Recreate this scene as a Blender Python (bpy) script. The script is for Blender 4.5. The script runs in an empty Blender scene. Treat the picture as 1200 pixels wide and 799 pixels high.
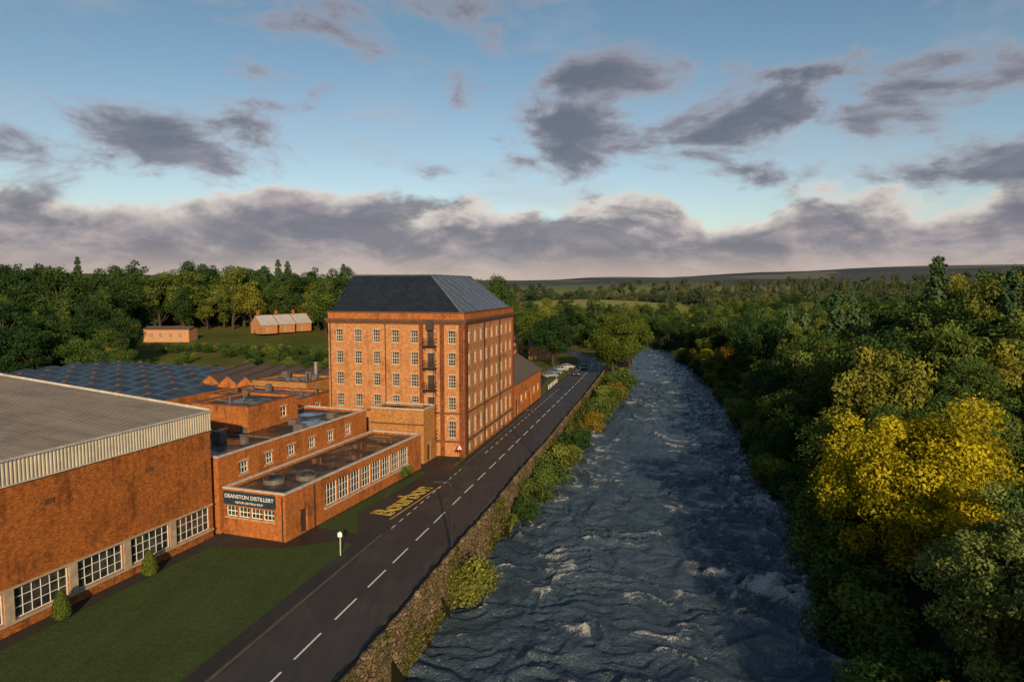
import bpy, math, random
import numpy as np
from mathutils import Vector, Matrix
random.seed(3)
scene=bpy.context.scene
COL=scene.collection
scene.view_settings.view_transform='Standard'
scene.view_settings.look='None'
scene.view_settings.exposure=0

# ------------------------------------------------------------ noise
def vnoise(x,y,seed=0):
    x=np.asarray(x,float);y=np.asarray(y,float)
    xi=np.floor(x).astype(np.int64);yi=np.floor(y).astype(np.int64)
    xf=x-xi;yf=y-yi
    u=xf*xf*(3-2*xf);v=yf*yf*(3-2*yf)
    def h(a,b):
        n=(a*374761393+b*668265263+seed*14466517)&0x7fffffff
        n=((n^(n>>13))*1274126177)&0x7fffffff
        return ((n^(n>>16))&0xffff)/65535.
    return (h(xi,yi)*(1-u)+h(xi+1,yi)*u)*(1-v)+(h(xi,yi+1)*(1-u)+h(xi+1,yi+1)*u)*v
def fbm(x,y,o=4,seed=0):
    s=0;a=1;t=0
    for i in range(o):
        s=s+a*vnoise(x*2**i+i*17.3,y*2**i+i*9.1,seed+i);t+=a;a*=.5
    return s/t
def sm(a,b,x):
    t=np.clip((np.asarray(x,float)-a)/(b-a),0,1);return t*t*(3-2*t)

# ------------------------------------------------------------ node helpers
def newmat(name):
    m=bpy.data.materials.new(name);m.use_nodes=True
    nt=m.node_tree
    for n in list(nt.nodes):nt.nodes.remove(n)
    out=nt.nodes.new('ShaderNodeOutputMaterial')
    return m,nt,out
class NH:
    def __init__(s,nt): s.nt=nt
    def new(s,t,**k):
        n=s.nt.nodes.new(t)
        for a,b in k.items(): setattr(n,a,b)
        return n
    def put(s,sock,v):
        if v is None: return
        if isinstance(v,bpy.types.NodeSocket): s.nt.links.new(v,sock)
        elif isinstance(v,(tuple,list)) and len(v)==3 and sock.type=='RGBA': sock.default_value=(*v,1)
        else: sock.default_value=v
    def M(s,op,a,b=None,c=None,clamp=False):
        n=s.new('ShaderNodeMath',operation=op);n.use_clamp=clamp
        s.put(n.inputs[0],a);s.put(n.inputs[1],b);s.put(n.inputs[2],c);return n.outputs[0]
    def V(s,op,a,b=None,scale=None):
        n=s.new('ShaderNodeVectorMath',operation=op)
        s.put(n.inputs[0],a);s.put(n.inputs[1],b)
        if scale is not None: s.put(n.inputs['Scale'],scale)
        return n.outputs['Value'] if op in('LENGTH','DOT_PRODUCT','DISTANCE') else n.outputs[0]
    def noise(s,vec,scale,detail=4,rough=.5,dist=0):
        n=s.new('ShaderNodeTexNoise')
        s.put(n.inputs['Vector'],vec);s.put(n.inputs['Scale'],scale);n.inputs['Detail'].default_value=detail
        n.inputs['Roughness'].default_value=rough;n.inputs['Distortion'].default_value=dist
        return n.outputs['Fac']
    def mr(s,v,a,b,c=0.,d=1.,smooth=False):
        n=s.new('ShaderNodeMapRange')
        if smooth:n.interpolation_type='SMOOTHSTEP'
        s.put(n.inputs[0],v)
        for i,k in enumerate((a,b,c,d)): s.put(n.inputs[i+1],k)
        return n.outputs[0]
    def mix(s,f,a,b,mode='MIX'):
        n=s.new('ShaderNodeMix',data_type='RGBA',blend_type=mode)
        s.put(n.inputs[0],f);s.put(n.inputs[6],a);s.put(n.inputs[7],b);return n.outputs[2]
    def ramp(s,f,stops):
        n=s.new('ShaderNodeValToRGB');s.put(n.inputs[0],f)
        cr=n.color_ramp
        while len(cr.elements)<len(stops):cr.elements.new(.5)
        for e,(p,c) in zip(cr.elements,stops): e.position=p;e.color=(*c,1)
        return n.outputs[0]
    def coord(s,w='Object'):
        return s.new('ShaderNodeTexCoord').outputs[w]
    def mapping(s,v,sc):
        n=s.new('ShaderNodeMapping');s.put(n.inputs[0],v);n.inputs['Scale'].default_value=sc;return n.outputs[0]
    def bump(s,h,st=.3,d=.05):
        n=s.new('ShaderNodeBump');n.inputs['Strength'].default_value=st;n.inputs['Distance'].default_value=d
        s.put(n.inputs['Height'],h);return n.outputs[0]
    def pr(s,out,col,rough=.8,bump=None,metal=0,spec=.4):
        n=s.new('ShaderNodeBsdfPrincipled')
        s.put(n.inputs['Base Color'],col);s.put(n.inputs['Roughness'],rough);n.inputs['Metallic'].default_value=metal
        n.inputs['Specular IOR Level'].default_value=spec
        if bump is not None: s.put(n.inputs['Normal'],bump)
        s.nt.links.new(n.outputs[0],out.inputs[0]);return n
def sc3(c,k): return tuple(x*k for x in c)

def mat_plain(name,col,rough=.7,metal=0,var=.25,scale=1.5,spec=.4):
    m,nt,o=newmat(name);h=NH(nt)
    f=h.noise(h.coord(),scale,5,.6)
    c=h.mix(h.mr(f,.3,.7),sc3(col,1-var),sc3(col,1+var))
    h.pr(o,c,rough,h.bump(f,.15,.03),metal,spec);return m
def mat_brick(name,c1,c2,mortar,stain=(.03,.02,.015),stainamt=.5):
    m,nt,o=newmat(name);h=NH(nt)
    co=h.coord();sx=h.new('ShaderNodeSeparateXYZ');h.put(sx.inputs[0],co)
    cx=h.new('ShaderNodeCombineXYZ');h.put(cx.inputs[0],h.M('ADD',sx.outputs[0],sx.outputs[1]));h.put(cx.inputs[1],sx.outputs[2])
    b=h.new('ShaderNodeTexBrick');h.put(b.inputs['Vector'],cx.outputs[0])
    h.put(b.inputs['Color1'],c1);h.put(b.inputs['Color2'],c2);h.put(b.inputs['Mortar'],mortar)
    b.inputs['Scale'].default_value=1;b.inputs['Brick Width'].default_value=.3;b.inputs['Row Height'].default_value=.11
    b.inputs['Mortar Size'].default_value=.012
    f=h.noise(co,.35,7,.65);f2=h.noise(co,2.2,6,.7);sp=h.noise(h.mapping(co,(3.3,3.3,9)),1,2,.5)
    c=h.mix(h.mr(f2,.35,.7),h.mix(1.,b.outputs[0],(.66,.62,.6),'MULTIPLY'),h.mix(1.,b.outputs[0],(1.25,1.2,1.15),'MULTIPLY'))
    c=h.mix(h.mr(sp,.55,.75,0,.6),c,sc3(c2,.42));c=h.mix(h.mr(sp,.42,.28,0,.55),c,sc3(c1,1.45))
    st=h.noise(h.mapping(co,(1.6,1.6,.12)),1.,5,.6)
    k=h.M('MULTIPLY',h.mr(h.M('ADD',f,h.M('MULTIPLY',st,.6)),.76,1.06,0,1,True),stainamt)
    c=h.mix(k,c,stain)
    h.pr(o,c,.85,h.bump(h.M('ADD',b.outputs[1],f2),.35,.02),0,.2);return m
def mat_grass(name,a,b,c3,scale=1.):
    m,nt,o=newmat(name);h=NH(nt);co=h.coord()
    f=h.noise(co,.12*scale,7,.6);g=h.noise(co,1.6*scale,7,.75);w=h.noise(co,9,3,.6)
    c=h.mix(h.mr(f,.35,.65),a,b);c=h.mix(h.mr(g,.45,.68),c,c3)
    c=h.mix(h.mr(w,.3,.7,.0,.6),c,sc3(a,.4))
    dn=h.noise(co,.7,5,.8);c=h.mix(h.mr(dn,.56,.7,0,.6),c,(.11,.105,.055))
    # faint mowing bands
    mw=h.noise(h.mapping(co,(.9,.05,1)),1,3,.5);c=h.mix(h.mr(mw,.42,.58,0,.25),c,sc3(a,.6))
    h.pr(o,c,.9,h.bump(h.M('ADD',g,w),.8,.1),0,.1);return m
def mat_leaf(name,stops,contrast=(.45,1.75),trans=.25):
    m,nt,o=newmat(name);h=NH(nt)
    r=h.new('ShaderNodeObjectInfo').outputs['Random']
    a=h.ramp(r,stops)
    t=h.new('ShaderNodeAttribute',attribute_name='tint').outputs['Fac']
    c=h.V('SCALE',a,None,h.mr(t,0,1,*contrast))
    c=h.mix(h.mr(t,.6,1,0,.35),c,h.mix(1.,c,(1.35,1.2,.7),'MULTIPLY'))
    d=h.new('ShaderNodeBsdfDiffuse');h.put(d.inputs[0],c)
    if trans<=0: nt.links.new(d.outputs[0],o.inputs[0]);return m
    tr=h.new('ShaderNodeBsdfTranslucent');h.put(tr.inputs[0],c)
    mx=h.new('ShaderNodeMixShader');mx.inputs[0].default_value=trans
    nt.links.new(d.outputs[0],mx.inputs[1]);nt.links.new(tr.outputs[0],mx.inputs[2]);nt.links.new(mx.outputs[0],o.inputs[0])
    return m

# ------------------------------------------------------------ materials
M_brick_mill=mat_brick('mill_brick',(.55,.235,.085),(.43,.165,.058),(.42,.28,.15),(.11,.04,.018),.6)
M_brick_red=mat_brick('red_brick',(.5,.165,.036),(.38,.11,.023),(.28,.14,.06),(.09,.032,.012),.7)
M_brick_shed=mat_brick('shed_brick',(.46,.15,.028),(.3,.085,.016),(.2,.1,.04),(.06,.022,.009),.8)
M_brick_yel=mat_brick('buff_brick',(.5,.23,.065),(.4,.175,.045),(.32,.2,.1),(.13,.06,.025),.45)
M_trim=mat_plain('dark_stone',(.12,.052,.03),.85)
M_stone=mat_plain('pale_stone',(.42,.27,.16),.8)
M_coping=mat_plain('coping_white',(.46,.42,.37),.6)
M_white=mat_plain('white_paint',(.75,.72,.68),.5,var=.06)
M_sash=mat_plain('sash_paint',(.55,.5,.44),.5,var=.2)
M_cream=mat_plain('cream_render',(.36,.28,.19),.8)
M_iron=mat_plain('black_iron',(.02,.02,.022),.5)
M_redpaint=mat_plain('red_paint',(.45,.03,.02),.5)
M_blackdoor=mat_plain('door_paint',(.05,.035,.03),.5)
def mk_glass():
    m,nt,o=newmat('window_glass');h=NH(nt);co=h.coord()
    f=h.noise(co,.9,2);c=h.mix(h.mr(f,.35,.65),(.012,.014,.016),(.07,.065,.055))
    h.pr(o,c,.12,h.bump(f,.05,.05),0,.6);return m
M_glass=mk_glass()
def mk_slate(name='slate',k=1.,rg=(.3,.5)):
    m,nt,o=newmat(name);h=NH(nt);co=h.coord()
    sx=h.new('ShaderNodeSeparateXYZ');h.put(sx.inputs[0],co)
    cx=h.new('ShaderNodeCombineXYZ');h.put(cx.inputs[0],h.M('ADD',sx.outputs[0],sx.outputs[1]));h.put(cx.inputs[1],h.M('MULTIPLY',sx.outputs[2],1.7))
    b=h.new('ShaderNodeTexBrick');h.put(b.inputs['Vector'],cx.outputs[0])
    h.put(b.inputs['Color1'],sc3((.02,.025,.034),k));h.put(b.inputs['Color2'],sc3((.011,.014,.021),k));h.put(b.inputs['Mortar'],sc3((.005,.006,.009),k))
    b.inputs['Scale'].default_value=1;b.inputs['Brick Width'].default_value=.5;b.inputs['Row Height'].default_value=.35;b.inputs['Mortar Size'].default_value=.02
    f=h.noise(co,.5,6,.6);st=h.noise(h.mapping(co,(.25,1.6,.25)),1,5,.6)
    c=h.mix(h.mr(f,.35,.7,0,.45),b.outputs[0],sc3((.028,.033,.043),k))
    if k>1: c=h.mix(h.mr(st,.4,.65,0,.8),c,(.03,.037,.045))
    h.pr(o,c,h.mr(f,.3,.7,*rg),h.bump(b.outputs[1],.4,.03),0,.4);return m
M_slate=mk_slate();M_slate_l=mk_slate('sky_lit_slate',5.5,(.3,.5))  # second slate is a lighter copy: sky reflection on the river slope as colour
M_slate_brown=mat_plain('brown_slate',(.11,.075,.055),.7,scale=3)
def mk_felt():
    m,nt,o=newmat('roof_felt_wet');h=NH(nt);co=h.coord()
    f=h.noise(co,.3,7,.65);g=h.noise(co,4,5,.6)
    c=h.mix(h.mr(f,.35,.65),(.018,.016,.016),(.045,.04,.038))
    c=h.mix(h.mr(g,.5,.8,0,.4),c,(.08,.07,.058))
    h.pr(o,c,h.mr(f,.4,.56,.75,.14),h.bump(g,.12,.02),0,.5);return m
M_felt=mk_felt()
def mk_corr(name,ca,cb,axis,per,rough=.6):
    m,nt,o=newmat(name);h=NH(nt);co=h.coord()
    sx=h.new('ShaderNodeSeparateXYZ');h.put(sx.inputs[0],co)
    w=h.M('SINE',h.M('MULTIPLY',sx.outputs[axis],6.283/per))
    p=h.M('FRACT',h.M('MULTIPLY',sx.outputs[axis],1/(per*7)))
    pj=h.M('LESS_THAN',p,.04)
    p2=h.M('LESS_THAN',h.M('FRACT',h.M('MULTIPLY',sx.outputs[0],1/5.3)),.012)
    f=h.noise(h.mapping(co,(.06,.5,.5) if axis==1 else (.5,.06,.5)),1.2,7,.7);g=h.noise(co,.25,6,.7)
    c=h.mix(h.mr(f,.3,.7),ca,cb);c=h.mix(h.M('MULTIPLY',pj,.3),c,sc3(ca,.4));c=h.mix(h.M('MULTIPLY',p2,.5),c,sc3(ca,.4))
    c=h.mix(h.mr(w,-1,1,.22,0),c,sc3(ca,.35));c=h.mix(h.mr(g,.5,.7,0,.55),c,sc3(ca,.5))
    h.pr(o,c,rough,h.bump(w,.5,.05),0,.3);return m
M_shedroof=mk_corr('fibre_cement_roof',(.25,.195,.14),(.38,.3,.22),1,.35,.7)
def mk_vault():
    m,nt,o=newmat('vaulted_roof_felt');h=NH(nt);co=h.coord()
    f=h.noise(co,.15,7,.7);g=h.noise(co,1.5,5,.6)
    c=h.mix(h.mr(f,.35,.65),(.015,.022,.03),(.045,.06,.075));c=h.mix(h.mr(g,.5,.7,0,.6),c,(.01,.012,.013))
    h.pr(o,c,h.mr(f,.3,.7,.2,.45),h.bump(g,.25,.06),0,.4);return m
M_vault=mk_vault()
def mk_asph(name,a,b,wet=.5):
    m,nt,o=newmat(name);h=NH(nt);co=h.coord()
    f=h.noise(co,.22,7,.6);g=h.noise(co,18,4,.6);q=h.noise(h.mapping(co,(1.2,.12,1)),1,4,.6)
    pt=h.new('ShaderNodeTexVoronoi');h.put(pt.inputs['Vector'],h.mapping(co,(.22,.1,1)));pt.inputs['Scale'].default_value=1
    ps=h.new('ShaderNodeSeparateColor');h.put(ps.inputs[0],pt.outputs['Color'])
    c=h.mix(h.mr(f,.35,.65),a,b);c=h.mix(h.mr(g,.4,.8,0,.35),c,sc3(b,1.7));c=h.mix(h.mr(q,.45,.62,0,.35),c,sc3(a,.6))
    c=h.mix(h.mr(ps.outputs[0],.8,.81,0,.28),c,sc3(a,.5))
    h.pr(o,c,h.mr(f,.3,.7,wet,.85),h.bump(g,.3,.01),0,.35);return m
M_road=mk_asph('asphalt',(.034,.03,.029),(.058,.051,.048),.4)
M_yard=mk_asph('yard_tarmac',(.022,.02,.019),(.04,.035,.033),.35)
M_pave=mk_asph('footway_tarmac',(.022,.02,.019),(.036,.033,.03),.5)
M_kerb=mat_plain('kerb_stone',(.08,.072,.065),.8)
M_paint=mat_plain('road_paint',(.72,.68,.62),.6,var=.25,scale=8)
M_ypaint=mat_plain('yellow_road_paint',(.65,.43,.05),.6,var=.3,scale=6)
M_lawn=mat_grass('lawn',(.052,.085,.024),(.072,.108,.032),(.1,.128,.05),1.4)
def mk_ground():
    m,nt,o=newmat('ground');h=NH(nt);co=h.coord()
    f=h.noise(co,.02,8,.65);g=h.noise(co,.6,6,.7);far=h.noise(co,.0022,3,.5)
    c=h.mix(h.mr(f,.35,.65),(.05,.07,.016),(.15,.14,.035))
    c=h.mix(h.mr(g,.45,.7,0,.6),c,(.045,.04,.015))
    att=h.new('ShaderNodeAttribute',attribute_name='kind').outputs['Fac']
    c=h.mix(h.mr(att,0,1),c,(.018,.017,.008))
    fld=h.new('ShaderNodeAttribute',attribute_name='field').outputs['Fac']
    c=h.mix(h.mr(fld,0,1),c,h.mix(h.mr(far,.4,.6),(.2,.25,.045),(.25,.22,.07)))
    hz=h.new('ShaderNodeAttribute',attribute_name='hill_haze').outputs['Fac']
    pat=h.new('ShaderNodeTexVoronoi');h.put(pat.inputs['Vector'],h.mapping(co,(.0035,.0016,.001)));pat.inputs['Scale'].default_value=1
    pp=h.new('ShaderNodeSeparateColor');h.put(pp.inputs[0],pat.outputs['Color'])
    c=h.mix(hz,c,h.ramp(pp.outputs[0],[(0,(.055,.065,.068)),(.45,(.08,.09,.085)),(.5,(.16,.15,.11)),(.8,(.075,.083,.085)),(1,(.19,.16,.12))]))  # far field patches in grey-blue tones, distance haze mixed into the colour
    h.pr(o,c,.95,h.bump(g,.5,.2),0,.05);return m
M_ground=mk_ground()
def mk_rubble():
    m,nt,o=newmat('rubble_stone');h=NH(nt);co=h.coord()
    cc=h.mapping(co,(1,1,1.7))
    v=h.new('ShaderNodeTexVoronoi',feature='F1');h.put(v.inputs['Vector'],cc);v.inputs['Scale'].default_value=2.2
    e=h.new('ShaderNodeTexVoronoi',feature='DISTANCE_TO_EDGE');h.put(e.inputs['Vector'],cc);e.inputs['Scale'].default_value=2.2
    s=h.new('ShaderNodeSeparateColor');h.put(s.inputs[0],v.outputs['Color'])
    c=h.ramp(s.outputs[0],[(0,(.13,.085,.045)),(.4,(.25,.165,.09)),(.75,(.38,.26,.14)),(1,(.22,.165,.12))])
    ed=h.mr(e.outputs['Distance'],.01,.09,0,1)
    c=h.mix(ed,(.035,.027,.017),c)
    f=h.noise(co,.5,7,.65);g=h.noise(co,2.6,6,.7)
    c=h.mix(h.mr(f,.47,.62,0,.65),c,(.07,.07,.015))
    c=h.mix(h.mr(g,.54,.68,0,.7),c,(.36,.18,.03))
    h.pr(o,c,.9,h.bump(h.M('ADD',ed,h.M('MULTIPLY',g,.6)),.9,.12),0,.2);return m
M_rubble=mk_rubble()
def mk_bark():
    m,nt,o=newmat('bark');h=NH(nt);f=h.noise(h.mapping(h.coord(),(3,3,.6)),2,5,.6)
    h.pr(o,h.mix(f,(.03,.022,.016),(.09,.07,.05)),.9,h.bump(f,.6,.05),0,.1);return m
M_bark=mk_bark()
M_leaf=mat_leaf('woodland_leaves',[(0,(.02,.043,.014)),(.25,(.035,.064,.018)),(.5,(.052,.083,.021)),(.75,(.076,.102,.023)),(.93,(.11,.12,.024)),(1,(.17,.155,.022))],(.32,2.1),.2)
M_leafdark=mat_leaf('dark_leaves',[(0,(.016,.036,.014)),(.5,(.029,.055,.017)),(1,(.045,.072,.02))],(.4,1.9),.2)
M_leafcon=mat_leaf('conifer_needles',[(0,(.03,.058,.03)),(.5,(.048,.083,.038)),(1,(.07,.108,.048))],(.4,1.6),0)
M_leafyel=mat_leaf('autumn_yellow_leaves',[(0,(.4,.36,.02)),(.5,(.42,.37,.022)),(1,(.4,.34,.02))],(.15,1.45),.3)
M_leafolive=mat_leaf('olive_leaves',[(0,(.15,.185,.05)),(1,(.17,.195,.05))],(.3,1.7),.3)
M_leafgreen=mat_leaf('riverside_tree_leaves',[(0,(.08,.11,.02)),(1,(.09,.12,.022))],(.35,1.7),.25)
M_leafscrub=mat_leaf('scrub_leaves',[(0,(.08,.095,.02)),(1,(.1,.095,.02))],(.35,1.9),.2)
M_leaffar=mat_leaf('hazed_distant_leaves',[(0,(.03,.048,.03)),(.4,(.045,.065,.035)),(.8,(.075,.085,.042)),(1,(.12,.11,.045))],(.6,1.4),0)  # paler, bluer leaf colour stands in for haze over far trees
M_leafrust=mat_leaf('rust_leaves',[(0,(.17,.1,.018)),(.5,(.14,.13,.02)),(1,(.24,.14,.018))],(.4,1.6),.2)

# ------------------------------------------------------------ mesh builder
def empty(name,loc=(0,0,0),rz=0):
    o=bpy.data.objects.new(name,None);o.location=loc;o.rotation_euler=(0,0,rz);o.empty_display_size=.5;COL.objects.link(o);return o
class MB:
    def __init__(s): s.v=[];s.f=[];s.m=[]
    def face(s,pts,m=0):
        i=len(s.v);s.v+=[tuple(p) for p in pts];s.f.append(tuple(range(i,i+len(pts))));s.m.append(m)
    def box(s,x0,x1,y0,y1,z0,z1,m=0,T=None):
        c=[(x0,y0,z0),(x1,y0,z0),(x1,y1,z0),(x0,y1,z0),(x0,y0,z1),(x1,y0,z1),(x1,y1,z1),(x0,y1,z1)]
        if T: c=[T(*p) for p in c]
        i=len(s.v);s.v+=c
        for q in((0,3,2,1),(4,5,6,7),(0,1,5,4),(1,2,6,5),(2,3,7,6),(3,0,4,7)):
            s.f.append(tuple(i+k for k in q));s.m.append(m)
    def cyl(s,p0,p1,r0,r1=None,n=8,m=0):
        r1=r0 if r1 is None else r1
        a=Vector(p0);b=Vector(p1);d=(b-a).normalized()
        t=d.orthogonal().normalized();w=d.cross(t);i=len(s.v)
        for k in range(n):
            an=2*math.pi*k/n;e=t*math.cos(an)+w*math.sin(an);s.v.append(tuple(a+e*r0));s.v.append(tuple(b+e*r1))
        for k in range(n):
            j=(k+1)%n;s.f.append((i+2*k,i+2*j,i+2*j+1,i+2*k+1));s.m.append(m)
        s.f.append(tuple(i+2*k for k in range(n))[::-1]);s.m.append(m)
        s.f.append(tuple(i+2*k+1 for k in range(n)));s.m.append(m)
    def done(s,name,mats,parent=None,smooth=False):
        if not s.v: return None
        me=bpy.data.meshes.new(name);me.from_pydata(s.v,[],s.f)
        if not isinstance(mats,(list,tuple)): mats=[mats]
        for m in mats: me.materials.append(m)
        me.polygons.foreach_set('material_index',s.m)
        if smooth: me.polygons.foreach_set('use_smooth',[True]*len(s.f))
        me.update()
        o=bpy.data.objects.new(name,me);COL.objects.link(o)
        if parent: o.parent=parent
        return o
class Bld:
    """building: parts collected in local space"""
    def __init__(s,name,loc,ang):
        s.e=empty(name,loc,-ang)
        s.p={}
    def g(s,k):
        if k not in s.p: s.p[k]=MB()
        return s.p[k]
    def wall(s,p0,d,L,z0,z1,ops=(),key='walls',depth=.22,lintel=True,sill=True,bars=(3,4),bw=.07):
        out=(d[1],-d[0])
        P=lambda a,o,z:(p0[0]+d[0]*a+out[0]*o,p0[1]+d[1]*a+out[1]*o,z)
        xs=sorted({0,L}|{o[0] for o in ops}|{o[1] for o in ops});zs=sorted({z0,z1}|{o[2] for o in ops}|{o[3] for o in ops})
        W=s.g(key)
        for i in range(len(xs)-1):
            cx=(xs[i]+xs[i+1])/2
            for j in range(len(zs)-1):
                cz=(zs[j]+zs[j+1])/2
                if any(o[0]<cx<o[1] and o[2]<cz<o[3] for o in ops): continue
                W.face([P(xs[i],0,zs[j]),P(xs[i+1],0,zs[j]),P(xs[i+1],0,zs[j+1]),P(xs[i],0,zs[j+1])])
        for o in ops:
            a,b,c,e=o[:4];kind=o[4] if len(o)>4 else 'w'
            nb=o[5] if len(o)>5 else bars
            W.face([P(a,0,c),P(a,-depth,c),P(a,-depth,e),P(a,0,e)]);W.face([P(b,0,c),P(b,0,e),P(b,-depth,e),P(b,-depth,c)])
            W.face([P(a,0,c),P(b,0,c),P(b,-depth,c),P(a,-depth,c)]);W.face([P(a,0,e),P(a,-depth,e),P(b,-depth,e),P(b,0,e)])
            if kind=='d':
                s.g('door').face([P(a,-depth,c),P(b,-depth,c),P(b,-depth,e),P(a,-depth,e)])
                s.g('door').box(a+.08,b-.08,-depth-.01,-depth+.05,c+.1,c+(e-c)*.5,0,P)
                s.g('door').box(a+.08,b-.08,-depth-.01,-depth+.05,c+(e-c)*.55,e-.1,0,P)
            else:
                s.g('glass').face([P(a,-depth,c),P(b,-depth,c),P(b,-depth,e),P(a,-depth,e)])
                F=s.g('window_frames');y0,y1=-depth+.012,-depth+.06
                F.box(a,a+bw,y0,y1,c,e,0,P);F.box(b-bw,b,y0,y1,c,e,0,P)
                F.box(a+bw,b-bw,y0,y1,c,c+bw,0,P);F.box(a+bw,b-bw,y0,y1,e-bw,e,0,P)
                for k in range(1,nb[0]):
                    x=a+(b-a)*k/nb[0];F.box(x-bw*.32,x+bw*.32,y0,y1-.01,c+bw,e-bw,0,P)
                for k in range(1,nb[1]):
                    z=c+(e-c)*k/nb[1];t=.55 if k*2==nb[1] else .32
                    F.box(a+bw,b-bw,y0,y1-.015,z-bw*t,z+bw*t,0,P)
            if sill and kind!='d': s.g('sills').box(a-.12,b+.12,-.05,.1,c-.16,c-.002,0,P)
            if lintel: s.g('sills').box(a-.14,b+.14,-.05,.03,e+.002,e+.24,0,P)
        return P
    def done(s,mats):
        for k,b in s.p.items(): b.done(k,mats.get(k,M_trim),s.e)
DM={'glass':M_glass,'window_frames':M_white,'sills':M_stone,'door':M_blackdoor,'roof':M_felt,'coping':M_coping,'walls':M_brick_red,'trim':M_trim}

# ------------------------------------------------------------ layout curves
LYs=[-300,-40,0,47,73,100,137,168,217,262,300,350,420,560]
LXs=[-85,-28,-19.,-8.3,-1.7,6.6,17.,25.4,39,49,44,15,-40,-180]
RXs=[-60,3,12.5,25.,32.,38.5,47,53,60,66,66,45,0,-130]
ys=np.arange(-300,600,2.)
def smooth(a,n=7):
    k=np.ones(n)/n;return np.convolve(np.pad(a,n//2,'edge'),k,'valid')
Ls=smooth(np.interp(ys,LYs,LXs),9);Rs=smooth(np.interp(ys,LYs,RXs),9)
Lf=lambda y:np.interp(y,ys,Ls)+1.*(fbm(np.asarray(y)/9.,0*np.asarray(y),3,5)-.5)
Rf=lambda y:np.interp(y,ys,Rs)+4.5*(fbm(np.asarray(y)/12.,0*np.asarray(y)+3,3,6)-.5)
cy=np.arange(-80,330,2.)
cx=np.interp(cy,[-300,175,212,232,252,275,300,340],[-97.2,16.8,25.2,27.,24.,14.,0,-26])
cx=smooth(cx,9)
Cf=lambda y:np.interp(y,cy,cx)

def terrain(x,y):
    x=np.asarray(x,float);y=np.asarray(y,float)
    L=Lf(y);R=Rf(y)
    yy=np.clip(y,-80,320)
    xw=np.where(y<215,Cf(yy)+5.35,-1e9)
    ds=np.maximum(xw,L-7)
    near=1-sm(440,540,y)
    left=-3.9*sm(0,1,(x-ds)/np.maximum(L-ds,1.))
    mid=(R+L)/2;hw=(R-L)/2
    bed=-3.9-2.2*np.clip(1-((x-mid)/hw)**2,0,1)
    dr=x-R
    rise=(.15*np.clip(dr-4,0,60)+.17*np.clip(dr-64,0,60))*(1-.8*sm(160,300,y))
    right=-3.9+4.4*sm(0,7,dr)+rise+2.5*(fbm(x/25,y/25,3,11)-.5)*sm(3,20,dr)
    h=np.where(x<ds,0,np.where(x<L,left,np.where(x<R,bed,right)))
    h=h*near+(1-near)*(1+5*sm(100,400,x))
    h=h+np.where(x<ds,1,0)*8*sm(170,340,y)*sm(-20,-110,x)*near
    h=h+11*sm(440,560,y)*np.exp(-((x-70)/110)**2-((y-620)/110)**2)
    d=np.hypot(x,y)
    h=h+sm(900,3800,d)*(26+60*fbm(x/1400,y/1400,4,21)+60*sm(500,2300,x)+22*sm(-800,-2500,x))
    h=h+sm(300,900,d)*6*(fbm(x/120,y/120,3,31)-.5)
    h=np.where(d>5500,h-(d-5500)*.03,h)
    return h

def spacing(segs):
    out=[]
    for a,b,s in segs: out+=list(np.arange(a,b,s))
    out.append(segs[-1][1]);return np.array(out)
gx=spacing([(-9000,-1500,250),(-1500,-300,50),(-300,-60,8),(-60,75,1.25),(75,300,6),(300,1500,50),(1500,9000,250)])
gy=spacing([(-1500,-100,100),(-100,0,10),(0,240,2.),(240,500,5),(500,1600,30),(1600,9000,150)])
X,Y=np.meshgrid(gx,gy);Z=terrain(X,Y)
def grid_mesh(name,X,Y,Z,mat,attrs=None,smoothf=True):
    ny,nx=X.shape
    V=np.stack([X.ravel(),Y.ravel(),Z.ravel()],1)
    i=np.arange(ny*nx).reshape(ny,nx)
    F=np.stack([i[:-1,:-1].ravel(),i[:-1,1:].ravel(),i[1:,1:].ravel(),i[1:,:-1].ravel()],1)
    me=bpy.data.meshes.new(name);fast(me,V,F)
    me.materials.append(mat)
    if smoothf: me.polygons.foreach_set('use_smooth',np.ones(len(F),bool))
    for k,a in (attrs or {}).items():
        at=me.attributes.new(k,'FLOAT','POINT');at.data.foreach_set('value',a.ravel().astype(np.float32))
    me.update();o=bpy.data.objects.new(name,me);COL.objects.link(o);return o
def fast(me,V,F):
    n=len(F);k=F.shape[1]
    me.vertices.add(len(V));me.vertices.foreach_set('co',V.astype(np.float32).ravel())
    me.loops.add(n*k);me.loops.foreach_set('vertex_index',F.astype(np.int32).ravel())
    me.polygons.add(n);me.polygons.foreach_set('loop_start',np.arange(0,n*k,k,dtype=np.int32))
    me.polygons.foreach_set('loop_total',np.full(n,k,dtype=np.int32))
    me.update(calc_edges=True)
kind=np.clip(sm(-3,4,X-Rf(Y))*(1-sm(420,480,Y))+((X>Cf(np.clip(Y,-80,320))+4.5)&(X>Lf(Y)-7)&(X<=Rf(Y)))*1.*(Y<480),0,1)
field=np.exp(-((X-70)/110)**4-((Y-640)/130)**4)
D=np.hypot(X,Y);field=np.clip(field+(sm(600,800,D))*(fbm(X/400,Y/400,2,44)>.48)*.8,0,1)
grid_mesh('ground',X,Y,Z,M_ground,{'kind':kind,'field':field,'hill_haze':sm(1300,2600,D)})

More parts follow.
